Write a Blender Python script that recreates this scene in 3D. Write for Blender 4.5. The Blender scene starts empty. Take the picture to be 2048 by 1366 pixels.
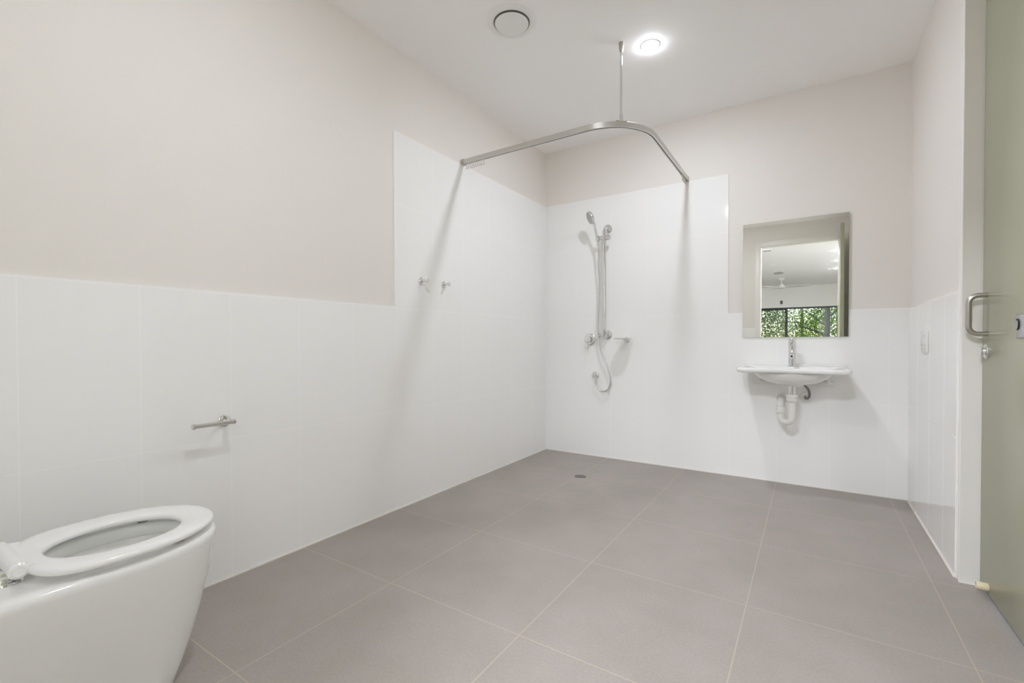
import bpy, bmesh, math, random
from mathutils import Vector, Matrix
random.seed(7)
S = bpy.context.scene
COL = S.collection
PI = math.pi

# ------------------------------------------------------------ camera, world, sun, exposure
CAMX, CAMY, CAMZ = 2.0483, -3.6995, 0.9889
cam_d = bpy.data.cameras.new('camera')
cam = bpy.data.objects.new('camera', cam_d); COL.objects.link(cam)
cam_d.sensor_width = 36.0
cam_d.lens = 36.0 * 915.14 / 2048.0
cam_d.clip_start = 0.02
cam_d.shift_x = -7.78 / 2048.0
cam_d.shift_y = 12.93 / 2048.0
Rv = Vector((0.84098952, 0.54104919, -0.00154535))
Uv = Vector((-0.00554684, 0.0114778, 0.99991874))
Fv = Vector((-0.54102297, 0.84091262, -0.01265383))
cam.matrix_world = Matrix(((Rv.x, Uv.x, -Fv.x, CAMX), (Rv.y, Uv.y, -Fv.y, CAMY), (Rv.z, Uv.z, -Fv.z, CAMZ), (0, 0, 0, 1)))
S.camera = cam

W = bpy.data.worlds.new('world'); S.world = W; W.use_nodes = True
wn = W.node_tree.nodes; wl = W.node_tree.links
for n in list(wn): wn.remove(n)
wo = wn.new('ShaderNodeOutputWorld'); wb = wn.new('ShaderNodeBackground'); ws = wn.new('ShaderNodeTexSky')
ws.sky_type = 'NISHITA'; ws.sun_disc = False; ws.sun_elevation = math.radians(50); ws.sun_rotation = math.radians(-50)
ws.air_density = 1.2; ws.dust_density = 0.6
wb.inputs['Strength'].default_value = 0.38
wl.new(ws.outputs[0], wb.inputs['Color']); wl.new(wb.outputs[0], wo.inputs['Surface'])

sun_d = bpy.data.lights.new('sun', 'SUN'); sun_d.energy = 3.6; sun_d.angle = 0.01; sun_d.color = (1.0, 0.95, 0.86)
sun = bpy.data.objects.new('sun', sun_d); COL.objects.link(sun)
sun.rotation_euler = Vector((-0.5, 0.42, 0.72)).to_track_quat('Z', 'Y').to_euler()
sun.location = (-6, -2, 12)

S.view_settings.view_transform = 'Standard'
S.view_settings.look = 'None'
S.view_settings.gamma = 1.0
S.view_settings.use_curve_mapping = False
S.view_settings.exposure = 0.34
try:
    S.cycles.max_bounces = 24; S.cycles.diffuse_bounces = 20; S.cycles.glossy_bounces = 8
    S.cycles.transparent_max_bounces = 12; S.cycles.use_denoising = True
    S.cycles.sample_clamp_indirect = 10.0
except Exception:
    pass

LAMP_BATH = 14.2      # watts of the two bathroom downlights
LAMP_ROOM = 27.0      # watts of the next room's downlights, base for its added fill lamps too

# ------------------------------------------------------------ room measures (metres)
RW = 2.5626     # face of the right-hand tiles
RH = 2.7132     # ceiling
TALL = 2.228; HALF = 1.2
REAR = -4.10
FAR = -12.8
TT = 0.008      # tile thickness

# ------------------------------------------------------------ helpers
def bm_new(): return bmesh.new()

def add_box(bm, x0, x1, y0, y1, z0, z1, bevel=0.0, seg=2):
    vs = [bm.verts.new((x, y, z)) for z in (z0, z1) for y in (y0, y1) for x in (x0, x1)]
    fs = [(0, 2, 3, 1), (4, 5, 7, 6), (0, 1, 5, 4), (2, 6, 7, 3), (0, 4, 6, 2), (1, 3, 7, 5)]
    faces = [bm.faces.new([vs[i] for i in f]) for f in fs]
    if bevel > 0:
        es = list({e for f in faces for e in f.edges})
        bmesh.ops.bevel(bm, geom=es, offset=bevel, segments=seg, profile=0.5, affect='EDGES')

def frame_from(d):
    d = Vector(d).normalized()
    a = Vector((0, 0, 1)) if abs(d.z) < 0.9 else Vector((1, 0, 0))
    u = d.cross(a).normalized(); v = d.cross(u).normalized()
    return u, v, d

def rings_to_faces(bm, rings, cap0=True, cap1=True):
    n = len(rings[0])
    for a, b in zip(rings, rings[1:]):
        for i in range(n):
            j = (i + 1) % n
            bm.faces.new((a[i], a[j], b[j], b[i]))
    if cap0: bm.faces.new(list(reversed(rings[0])))
    if cap1: bm.faces.new(rings[-1])

def add_lathe(bm, base, axis, prof, n=32, cap0=True, cap1=True):
    """prof: list of (distance along axis, radius)"""
    u, v, d = frame_from(axis); base = Vector(base)
    rings = []
    for t, r in prof:
        r = max(r, 1e-4)
        rings.append([bm.verts.new(base + d * t + (u * math.cos(2 * PI * i / n) + v * math.sin(2 * PI * i / n)) * r) for i in range(n)])
    rings_to_faces(bm, rings, cap0, cap1)

def add_rod(bm, p0, p1, r, n=24, chamfer=0.0):
    p0 = Vector(p0); p1 = Vector(p1); L = (p1 - p0).length; c = min(chamfer, r * 0.9)
    prof = [(0, r), (L, r)] if c <= 0 else [(0, r - c), (c, r), (L - c, r), (L, r - c)]
    add_lathe(bm, p0, p1 - p0, prof, n)

def smooth_path(pts, sub=8):
    P = [Vector(p) for p in pts]; out = []
    for i in range(len(P) - 1):
        p0 = P[max(i - 1, 0)]; p1 = P[i]; p2 = P[i + 1]; p3 = P[min(i + 2, len(P) - 1)]
        for k in range(sub):
            t = k / sub
            out.append(0.5 * ((2 * p1) + (p2 - p0) * t + (2 * p0 - 5 * p1 + 4 * p2 - p3) * t * t + (3 * p1 - p0 - 3 * p2 + p3) * t ** 3))
    out.append(P[-1]); return out

def add_tube(bm, pts, r, n=16, wave=None):
    P = [Vector(p) for p in pts]; rings = []; u = None
    for i, p in enumerate(P):
        d = (P[min(i + 1, len(P) - 1)] - P[max(i - 1, 0)]).normalized()
        if u is None: u = frame_from(d)[0]
        u = (u - d * u.dot(d)).normalized(); v = d.cross(u)
        rr = r if wave is None else r * wave(i)
        rings.append([bm.verts.new(p + (u * math.cos(2 * PI * k / n) + v * math.sin(2 * PI * k / n)) * rr) for k in range(n)])
    rings_to_faces(bm, rings)

def add_sweep(bm, pts, prof):
    """sweep a closed profile (side, up) along a horizontal path"""
    P = [Vector(p) for p in pts]; rings = []
    for i, p in enumerate(P):
        d = (P[min(i + 1, len(P) - 1)] - P[max(i - 1, 0)]).normalized()
        s = Vector((d.y, -d.x, 0)).normalized()
        rings.append([bm.verts.new(p + s * a + Vector((0, 0, b))) for a, b in prof])
    rings_to_faces(bm, rings)

def arc(c, r, a0, a1, n, plane='xy', z=0):
    out = []
    for i in range(n + 1):
        a = a0 + (a1 - a0) * i / n
        if plane == 'xy': out.append((c[0] + r * math.cos(a), c[1] + r * math.sin(a), z))
        elif plane == 'xz': out.append((c[0] + r * math.cos(a), z, c[1] + r * math.sin(a)))
        else: out.append((z, c[0] + r * math.cos(a), c[1] + r * math.sin(a)))
    return out

def tag(o, label=None, cat=None, group=None, kind=None):
    if label: o['label'] = label
    if cat: o['category'] = cat
    if group: o['group'] = group
    if kind: o['kind'] = kind
    return o

def thing(name, label, cat, loc, group=None, kind=None):
    o = bpy.data.objects.new(name, None); COL.objects.link(o); o.location = loc
    o.empty_display_size = 0.05
    return tag(o, label, cat, group, kind)

def world_loc(o):
    v = Vector((0, 0, 0))
    while o is not None: v = v + Vector(o.location); o = o.parent
    return v

def obj(name, bm, mat, parent=None, smooth=True, angle=35, loc=None):
    """one mesh; vertices were given in room coordinates"""
    bmesh.ops.recalc_face_normals(bm, faces=bm.faces)
    origin = world_loc(parent) if parent is not None else Vector(loc or (0, 0, 0))
    bmesh.ops.translate(bm, verts=bm.verts, vec=-origin)
    me = bpy.data.meshes.new(name); bm.to_mesh(me); bm.free()
    mats = mat if isinstance(mat, (list, tuple)) else [mat]
    for m in mats: me.materials.append(m)
    if smooth:
        for p in me.polygons: p.use_smooth = True
        try: me.set_sharp_from_angle(angle=math.radians(angle))
        except Exception: pass
    o = bpy.data.objects.new(name, me); COL.objects.link(o)
    if parent is not None: o.parent = parent
    else: o.location = origin
    return o

def box_obj(name, b, mat, parent=None, bevel=0.0, loc=None):
    bm = bm_new(); add_box(bm, *b, bevel=bevel); return obj(name, bm, mat, parent, loc=loc)

def dup(root, loc, label=None, rotz=None, group=None):
    r = root.copy(); COL.objects.link(r); r.location = loc
    if rotz is not None: r.rotation_euler = (0, 0, rotz)
    if label: r['label'] = label
    if group: r['group'] = group
    for ch in list(root.children):
        c = ch.copy(); COL.objects.link(c); c.parent = r
        for g in list(ch.children):
            d = g.copy(); COL.objects.link(d); d.parent = c
    return r

# ------------------------------------------------------------ materials
def principled(name, col, rough=0.5, metal=0.0, spec=0.5, **kw):
    m = bpy.data.materials.new(name); m.use_nodes = True
    b = m.node_tree.nodes['Principled BSDF']
    b.inputs['Base Color'].default_value = (*col, 1); b.inputs['Roughness'].default_value = rough
    b.inputs['Metallic'].default_value = metal
    b.inputs['Specular IOR Level'].default_value = spec
    for k, v in kw.items(): b.inputs[k].default_value = v
    return m

def noisy(name, col, rough=0.5, amount=0.04, scale=6.0, spec=0.5, bump=0.0, bscale=200.0, metal=0.0, coat=0.0):
    """base colour broken up by soft noise"""
    m = principled(name, col, rough, metal, spec); nt = m.node_tree; N = nt.nodes; L = nt.links; b = N['Principled BSDF']
    tc = N.new('ShaderNodeTexCoord'); no = N.new('ShaderNodeTexNoise'); no.inputs['Scale'].default_value = scale; no.inputs['Detail'].default_value = 4
    mx = N.new('ShaderNodeMix'); mx.data_type = 'RGBA'
    mx.inputs['A'].default_value = (*[c * (1 - amount) for c in col], 1); mx.inputs['B'].default_value = (*[min(1, c * (1 + amount)) for c in col], 1)
    L.new(tc.outputs['Object'], no.inputs['Vector']); L.new(no.outputs['Fac'], mx.inputs['Factor']); L.new(mx.outputs['Result'], b.inputs['Base Color'])
    if coat: b.inputs['Coat Weight'].default_value = coat
    if bump:
        n2 = N.new('ShaderNodeTexNoise'); n2.inputs['Scale'].default_value = bscale; n2.inputs['Detail'].default_value = 3
        bp = N.new('ShaderNodeBump'); bp.inputs['Strength'].default_value = bump; bp.inputs['Distance'].default_value = 0.001
        L.new(tc.outputs['Object'], n2.inputs['Vector']); L.new(n2.outputs['Fac'], bp.inputs['Height']); L.new(bp.outputs['Normal'], b.inputs['Normal'])
    return m

def math_node(nt, op, a, b=None, c=None):
    n = nt.nodes.new('ShaderNodeMath'); n.operation = op
    for i, v in enumerate((a, b, c)):
        if v is None: continue
        if hasattr(v, 'is_output') or hasattr(v, 'links'): nt.links.new(v, n.inputs[i])
        else: n.inputs[i].default_value = v
    return n.outputs[0]

def line_mask(nt, coord, off, step, width):
    """1 on grout lines at off + k*step"""
    a = math_node(nt, 'SUBTRACT', coord, off - step / 2)
    a = math_node(nt, 'DIVIDE', a, step)
    a = math_node(nt, 'FRACT', a)
    a = math_node(nt, 'SUBTRACT', a, 0.5)
    a = math_node(nt, 'ABSOLUTE', a)
    return math_node(nt, 'LESS_THAN', a, width / 2 / step)

def tile_material(name, axis, off, step, zoff, zstep, w=0.0024):
    m = principled(name, (0.9, 0.9, 0.9), 0.09, 0, 0.35); nt = m.node_tree; N = nt.nodes; L = nt.links; b = N['Principled BSDF']
    tc = N.new('ShaderNodeTexCoord'); sp = N.new('ShaderNodeSeparateXYZ'); L.new(tc.outputs['Object'], sp.inputs[0])
    v = line_mask(nt, sp.outputs[axis], off, step, w); h = line_mask(nt, sp.outputs['Z'], zoff, zstep, w)
    mk = math_node(nt, 'MAXIMUM', v, h)
    mx = N.new('ShaderNodeMix'); mx.data_type = 'RGBA'
    mx.inputs['A'].default_value = (0.925, 0.925, 0.92, 1); mx.inputs['B'].default_value = (0.948, 0.945, 0.935, 1)
    L.new(mk, mx.inputs['Factor']); L.new(mx.outputs['Result'], b.inputs['Base Color'])
    r = math_node(nt, 'MULTIPLY_ADD', mk, 0.5, 0.09); L.new(r, b.inputs['Roughness'])
    no = N.new('ShaderNodeTexNoise'); no.inputs['Scale'].default_value = 2.2; no.inputs['Detail'].default_value = 1
    L.new(tc.outputs['Object'], no.inputs['Vector'])
    hgt = math_node(nt, 'MULTIPLY_ADD', mk, -0.4, no.outputs['Fac'])
    bp = N.new('ShaderNodeBump'); bp.inputs['Strength'].default_value = 0.12; bp.inputs['Distance'].default_value = 0.002
    L.new(hgt, bp.inputs['Height']); L.new(bp.outputs['Normal'], b.inputs['Normal'])
    return m

ROW = 0.586; ROWSTEP = 0.607
M_TILE_Y = tile_material('white_gloss_tile_side', 'Y', -0.2746, 0.3072, ROW, ROWSTEP)
M_TILE_X = tile_material('white_gloss_tile_end', 'X', 0.315, 0.3072, ROW, ROWSTEP)

def floor_material():
    m = principled('grey_porcelain_floor', (0.3, 0.27, 0.25), 0.42, 0, 0.4); nt = m.node_tree; N = nt.nodes; L = nt.links; b = N['Principled BSDF']
    tc = N.new('ShaderNodeTexCoord'); sp = N.new('ShaderNodeSeparateXYZ'); L.new(tc.outputs['Object'], sp.inputs[0])
    n1 = N.new('ShaderNodeTexNoise'); n1.inputs['Scale'].default_value = 3.5; n1.inputs['Detail'].default_value = 5; n1.inputs['Roughness'].default_value = 0.6
    n2 = N.new('ShaderNodeTexNoise'); n2.inputs['Scale'].default_value = 110; n2.inputs['Detail'].default_value = 3; n2.inputs['Roughness'].default_value = 0.7
    n3 = N.new('ShaderNodeTexNoise'); n3.inputs['Scale'].default_value = 1.3; n3.inputs['Detail'].default_value = 2
    for n in (n1, n2, n3): L.new(tc.outputs['Object'], n.inputs['Vector'])
    cr = N.new('ShaderNodeMix'); cr.data_type = 'RGBA'
    cr.inputs['A'].default_value = (0.330, 0.296, 0.262, 1); cr.inputs['B'].default_value = (0.405, 0.366, 0.342, 1)
    f = math_node(nt, 'MULTIPLY_ADD', n1.outputs['Fac'], 1.3, -0.15); L.new(f, cr.inputs['Factor'])
    sp2 = N.new('ShaderNodeMix'); sp2.data_type = 'RGBA'; sp2.blend_type = 'MULTIPLY'; sp2.inputs['Factor'].default_value = 1.0
    g = math_node(nt, 'MULTIPLY_ADD', n2.outputs['Fac'], 0.34, 0.83)
    cb = N.new('ShaderNodeCombineColor')
    for i in range(3): L.new(g, cb.inputs[i])
    L.new(cr.outputs['Result'], sp2.inputs['A']); L.new(cb.outputs[0], sp2.inputs['B'])
    # specks
    vo = N.new('ShaderNodeTexVoronoi'); vo.inputs['Scale'].default_value = 26; L.new(tc.outputs['Object'], vo.inputs['Vector'])
    sk = math_node(nt, 'LESS_THAN', vo.outputs['Distance'], 0.045)
    m3 = N.new('ShaderNodeMix'); m3.data_type = 'RGBA'; m3.inputs['B'].default_value = (0.2, 0.18, 0.165, 1)
    skf = math_node(nt, 'MULTIPLY', sk, 0.45); L.new(skf, m3.inputs['Factor']); L.new(sp2.outputs['Result'], m3.inputs['A'])
    # grout grid
    gx = line_mask(nt, sp.outputs['X'], 0.604, 0.6235, 0.0042); gy = line_mask(nt, sp.outputs['Y'], -0.585, 0.607, 0.0042)
    mk = math_node(nt, 'MAXIMUM', gx, gy)
    # diagonal fall cuts around the drain, only inside the shower bay
    dx = math_node(nt, 'ABSOLUTE', math_node(nt, 'SUBTRACT', sp.outputs['X'], 0.618))
    dy = math_node(nt, 'ABSOLUTE', math_node(nt, 'SUBTRACT', sp.outputs['Y'], -0.60))
    dd = math_node(nt, 'ABSOLUTE', math_node(nt, 'SUBTRACT', dx, dy))
    dm = math_node(nt, 'LESS_THAN', dd, 0.0026)
    ins = math_node(nt, 'LESS_THAN', math_node(nt, 'MAXIMUM', dx, dy), 0.70)
    dm = math_node(nt, 'MULTIPLY', math_node(nt, 'MULTIPLY', dm, ins), 0.6)
    mk2 = math_node(nt, 'MAXIMUM', mk, dm)
    m4 = N.new('ShaderNodeMix'); m4.data_type = 'RGBA'; m4.inputs['B'].default_value = (0.50, 0.435, 0.34, 1)
    gf = math_node(nt, 'MULTIPLY', mk2, 0.85)
    L.new(gf, m4.inputs['Factor']); L.new(m3.outputs['Result'], m4.inputs['A']); L.new(m4.outputs['Result'], b.inputs['Base Color'])
    r = math_node(nt, 'MULTIPLY_ADD', n3.outputs['Fac'], 0.12, 0.38); L.new(r, b.inputs['Roughness'])
    hgt = math_node(nt, 'MULTIPLY_ADD', mk2, -0.8, n2.outputs['Fac'])
    bp = N.new('ShaderNodeBump'); bp.inputs['Strength'].default_value = 0.25; bp.inputs['Distance'].default_value = 0.001
    L.new(hgt, bp.inputs['Height']); L.new(bp.outputs['Normal'], b.inputs['Normal'])
    return m
M_FLOOR = floor_material()
M_CARPET = noisy('brown_grey_carpet', (0.17, 0.15, 0.13), 0.95, 0.15, 60, 0.1, 0.5, 300)
M_PAINT = noisy('warm_grey_wall_paint', (0.825, 0.793, 0.755), 0.55, 0.006, 2.0, 0.3, 0.05, 260)
M_CEIL = noisy('white_ceiling_paint', (0.955, 0.948, 0.94), 0.7, 0.006, 2.0, 0.2, 0.05, 200)
M_ROOMWALL = noisy('pale_wall_paint', (0.86, 0.855, 0.82), 0.7, 0.01, 2.0, 0.2)
M_FRAME = noisy('white_door_frame_enamel', (0.86, 0.84, 0.81), 0.32, 0.01, 3.0, 0.45)
M_SEAL = noisy('cream_sealant', (0.80, 0.77, 0.70), 0.5, 0.02, 10)
M_CERAMIC = noisy('white_vitreous_china', (0.86, 0.862, 0.852), 0.07, 0.004, 3.0, 0.5)
M_SEATP = noisy('white_seat_plastic', (0.88, 0.88, 0.88), 0.16, 0.004, 3.0, 0.5)
M_PLASTIC = noisy('white_plastic', (0.84, 0.84, 0.82), 0.3, 0.01, 5.0)
M_OLDPLASTIC = noisy('off_white_pipe_plastic', (0.82, 0.81, 0.775), 0.28, 0.01, 5.0)
M_CHROME = noisy('polished_chrome', (0.78, 0.78, 0.78), 0.05, 0.01, 8.0, 0.5, metal=1.0)
M_STEEL = noisy('satin_stainless_steel', (0.52, 0.50, 0.46), 0.3, 0.03, 40.0, 0.5, metal=1.0)
M_TRACK = noisy('satin_anodised_track', (0.66, 0.65, 0.61), 0.33, 0.02, 30.0, 0.5, metal=0.85)
M_DARK = noisy('dark_recess', (0.03, 0.03, 0.03), 0.6, 0.05, 8.0)
M_VENTGAP = noisy('grey_vent_interior', (0.30, 0.29, 0.27), 0.6, 0.05, 8.0)
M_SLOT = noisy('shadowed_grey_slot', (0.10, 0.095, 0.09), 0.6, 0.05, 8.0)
M_DOOR = noisy('sage_green_satin_door', (0.41, 0.412, 0.298), 0.26, 0.03, 1.2, 0.5)
M_BUFFER = noisy('cream_rubber', (0.75, 0.66, 0.47), 0.45, 0.03, 20.0)
M_LILAC = noisy('pale_grey_lock_plate', (0.50, 0.49, 0.52), 0.3, 0.02, 20.0, metal=0.3)
M_BLACK = noisy('black_window_frame', (0.012, 0.012, 0.013), 0.4, 0.05, 8.0)
M_GRATE = noisy('drain_grate_metal', (0.42, 0.41, 0.39), 0.35, 0.05, 60.0, metal=0.8)

def mirror_material():
    m = principled('mirror_silver', (0.90, 0.915, 0.885), 0.0, 1.0); nt = m.node_tree
    return m
M_MIRROR = mirror_material()
M_GLASSEDGE = principled('greenish_glass_edge', (0.62, 0.70, 0.62), 0.1, 0, 0.5)

def clear_glass(name, tint=(0.93, 0.96, 0.94), gloss=0.08, rough=0.0):
    m = bpy.data.materials.new(name); m.use_nodes = True; nt = m.node_tree; N = nt.nodes; L = nt.links
    for n in list(N): N.remove(n)
    o = N.new('ShaderNodeOutputMaterial'); t = N.new('ShaderNodeBsdfTransparent'); g = N.new('ShaderNodeBsdfGlossy'); x = N.new('ShaderNodeMixShader')
    fr = N.new('ShaderNodeFresnel'); fr.inputs['IOR'].default_value = 1.45
    t.inputs[0].default_value = (*tint, 1); g.inputs['Roughness'].default_value = rough
    L.new(fr.outputs[0], x.inputs[0]); L.new(t.outputs[0], x.inputs[1]); L.new(g.outputs[0], x.inputs[2]); L.new(x.outputs[0], o.inputs[0])
    return m
M_PANE = clear_glass('window_glass')
M_DISH = clear_glass('frosted_dish_glass', (0.80, 0.85, 0.82), rough=0.15)

def emitter(name, col, strength):
    m = bpy.data.materials.new(name); m.use_nodes = True; nt = m.node_tree; N = nt.nodes; L = nt.links
    for n in list(N): N.remove(n)
    o = N.new('ShaderNodeOutputMaterial'); e = N.new('ShaderNodeEmission'); e.inputs[0].default_value = (*col, 1); e.inputs[1].default_value = strength
    L.new(e.outputs[0], o.inputs[0]); return m

def braid_material():
    m = principled('chrome_shower_hose', (0.72, 0.72, 0.71), 0.22, 0.9); return m
M_HOSE = braid_material()
M_BRAID = noisy('braided_steel_hose', (0.26, 0.26, 0.27), 0.35, 0.35, 300, metal=0.8)

def leaf_material(name, a, b):
    m = bpy.data.materials.new(name); m.use_nodes = True; nt = m.node_tree; N = nt.nodes; L = nt.links
    for n in list(N): N.remove(n)
    o = N.new('ShaderNodeOutputMaterial'); d = N.new('ShaderNodeBsdfDiffuse'); t = N.new('ShaderNodeBsdfTranslucent'); x = N.new('ShaderNodeMixShader'); x.inputs[0].default_value = 0.45
    tc = N.new('ShaderNodeTexCoord'); no = N.new('ShaderNodeTexNoise'); no.inputs['Scale'].default_value = 9
    mx = N.new('ShaderNodeMix'); mx.data_type = 'RGBA'; mx.inputs['A'].default_value = (*a, 1); mx.inputs['B'].default_value = (*b, 1)
    f = math_node(nt, 'MULTIPLY_ADD', no.outputs['Fac'], 2.4, -0.7)
    L.new(tc.outputs['Object'], no.inputs['Vector']); L.new(f, mx.inputs['Factor'])
    mx.clamp_factor = True
    L.new(mx.outputs['Result'], d.inputs[0]); L.new(mx.outputs['Result'], t.inputs[0])
    L.new(d.outputs[0], x.inputs[1]); L.new(t.outputs[0], x.inputs[2]); L.new(x.outputs[0], o.inputs[0])
    return m
M_LEAF1 = leaf_material('bright_green_leaves', (0.04, 0.11, 0.012), (0.34, 0.46, 0.09))
M_LEAF2 = leaf_material('deep_green_leaves', (0.015, 0.05, 0.01), (0.15, 0.25, 0.045))
M_BARK = noisy('grey_brown_bark', (0.045, 0.04, 0.038), 0.9, 0.4, 14, bump=0.8, bscale=30)
M_GROUND = noisy('garden_ground', (0.07, 0.11, 0.03), 0.9, 0.4, 2)
M_PATIO = noisy('pale_outdoor_paving', (0.55, 0.55, 0.54), 0.8, 0.05, 4)

# ------------------------------------------------------------ the bathroom shell
def structure(o): o['kind'] = 'structure'; return o

structure(box_obj('floor', (-0.11, 2.72, REAR - 0.1, 0.11, -0.12, 0.0), M_FLOOR))
structure(box_obj('ceiling', (-0.11, 2.72, REAR - 0.1, 0.11, RH, RH + 0.12), M_CEIL))

wl_ = structure(box_obj('wall_left', (-0.12, -TT, REAR - 0.1, 0.11, 0.0, RH), M_PAINT))
bm = bm_new()
add_box(bm, -TT, 0, REAR, 0, 0.0, HALF)
add_box(bm, -TT, 0, -1.8263, 0, HALF, TALL)
obj('tile_cladding', bm, M_TILE_Y, wl_, smooth=False)

wb_ = structure(box_obj('wall_back', (-TT, 2.72, TT, 0.12, 0.0, RH), M_PAINT))
bm = bm_new()
add_box(bm, 0, RW, 0, TT, 0.0, HALF)
add_box(bm, 0, 1.5359, 0, TT, HALF, TALL)
obj('tile_cladding', bm, M_TILE_X, wb_, smooth=False)

# right wall with the doorway of the green door
DY0, DY1 = -1.145, -2.10        # door opening
DH = 2.56
bm = bm_new()
add_box(bm, RW + TT, 2.72, DY0 + 0.045, TT, 0.0, RH)
add_box(bm, RW + TT, 2.72, DY1 - 0.045, DY0 + 0.045, DH + 0.045, RH)
add_box(bm, RW + TT, 2.72, REAR - 0.1, DY1 - 0.045, 0.0, RH)
wr_ = structure(obj('wall_right', bm, M_PAINT, smooth=False))
bm = bm_new()
add_box(bm, RW, RW + TT, DY0 + 0.045, 0, 0.0, HALF)
add_box(bm, RW, RW + TT, REAR, DY1 - 0.045, 0.0, HALF)
obj('tile_cladding', bm, M_TILE_Y, wr_, smooth=False)

# rear wall with the doorway behind the camera
OX0, OX1, OH = 1.42, 2.40, 2.405
bm = bm_new()
add_box(bm, -TT, OX0 - 0.02, REAR - 0.1, REAR - TT, 0, RH)
add_box(bm, OX1 + 0.02, RW + TT, REAR - 0.1, REAR - TT, 0, RH)
add_box(bm, OX0 - 0.02, OX1 + 0.02, REAR - 0.1, REAR - TT, OH + 0.02, RH)
wz_ = structure(obj('wall_rear', bm, M_PAINT, smooth=False))
bm = bm_new()
add_box(bm, 0, OX0 - 0.075, REAR - TT, REAR, 0, HALF)
add_box(bm, OX1 + 0.075, RW, REAR - TT, REAR, 0, HALF)
obj('tile_cladding', bm, M_TILE_X, wz_, smooth=False)

# sealant bead along the foot of the tiles
def bead(name, b): return structure(box_obj(name, b, M_SEAL, bevel=0.0))
bead('trim_1', (0, 0.0055, REAR, 0, 0, 0.0055))
bead('trim_2', (0.0055, RW - 0.0055, -0.0045, 0, 0, 0.0045))
bead('trim_3', (RW - 0.0055, RW, DY0 + 0.045, -0.0045, 0, 0.0055))

# door 1: sage green door in the right wall
d1 = thing('door_1', None, None, (2.60, DY0, 0), kind='structure')
bm = bm_new()
FX = RW + 0.006
add_box(bm, FX, 2.722, DY0, DY0 + 0.0445, 0, DH + 0.0445, bevel=0.0)
add_box(bm, FX, 2.722, DY1 - 0.0445, DY1, 0, DH + 0.0445, bevel=0.0)
add_box(bm, FX, 2.722, DY1, DY0, DH, DH + 0.0445, bevel=0.0)
# slim rounded bead around the frame
for (a, b) in ((DY0 + 0.036, DY0 + 0.0445), (DY0 + 0.000, DY0 + 0.008)):
    add_lathe(bm, (FX + 0.001, (a + b) / 2, 0), (0, 0, 1), [(0, 0.0042), (DH + 0.04, 0.0042)], 12)
obj('door_frame', bm, M_FRAME, d1, smooth=True)
GAP = 0.018
leaf = box_obj('door_panel', (2.628, 2.666, DY1 + 0.003, DY0 - 0.003, GAP, DH - 0.003), M_DOOR, d1, bevel=0.0015)
# D pull handle
hx, hy = 2.628, -1.206
bm = bm_new()
r = 0.03; px_ = 2.5745
path = [(hx + 0.002, hy, 1.170)] + [(px_ + r - r * math.sin(a), hy, 1.170 - r + r * math.cos(a)) for a in [i * PI / 16 for i in range(9)]] \
     + [(px_ + r - r * math.cos(a), hy, 1.018 + r - r * math.sin(a)) for a in [i * PI / 16 for i in range(9)]] + [(hx + 0.002, hy, 1.018)]
add_tube(bm, path, 0.0095, 20)
for z in (1.170, 1.018): add_lathe(bm, (hx - 0.0155, hy, z), (1, 0, 0), [(0, 0.0096), (0.0006, 0.0101), (0.0165, 0.0101)], 24)
h_ = obj('door_handle', bm, M_STEEL, leaf); h_['label'] = 'satin steel D-shaped pull handle'
# thumb turn rose
bm = bm_new()
ly, lz = -1.215, 0.951
add_lathe(bm, (hx, ly, lz), (-1, 0, 0), [(0, 0.029), (0.006, 0.029), (0.009, 0.026), (0.0095, 0.022)], 40)
add_lathe(bm, (hx - 0.0095, ly, lz), (-1, 0, 0), [(0, 0.0135), (0.006, 0.012), (0.0065, 0.008)], 24)
lk = obj('lock_rose', bm, M_CHROME, leaf); lk['label'] = 'round chrome privacy lock rose'
bm = bm_new(); add_box(bm, hx - 0.020, hx - 0.012, ly - 0.004, ly + 0.004, lz - 0.018, lz + 0.018, bevel=0.002)
obj('thumb_turn', bm, M_CHROME, lk)
# pale lock plate further along the leaf
bm = bm_new(); add_box(bm, hx - 0.005, hx, -1.62, -1.515, 1.000, 1.078, bevel=0.004)
pl = obj('lock_plate', bm, M_LILAC, leaf); pl['label'] = 'pale grey plate with a crescent recess'
bm = bm_new()
pts = [(hx - 0.007, -1.538 - 0.014 * math.cos(a), 1.045 + 0.017 * math.sin(a)) for a in [PI * 0.35 + i * PI * 1.1 / 14 for i in range(15)]]
pts = [(p[0], -1.538 + (p[1] + 1.538) * -1, p[2]) for p in pts]
add_tube(bm, pts, 0.0022, 10)
obj('crescent_latch', bm, M_BLACK, pl)
# cream rubber buffer near the foot of the leaf
bm = bm_new()
add_lathe(bm, (hx, -1.252, 0.045), (-1, 0, 0), [(0, 0.0145), (0.003, 0.0155), (0.030, 0.0150), (0.034, 0.0135), (0.034, 0.007), (0.028, 0.006)], 28)
bf = obj('buffer', bm, M_BUFFER, leaf); bf['label'] = 'cream rubber door buffer'

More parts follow.
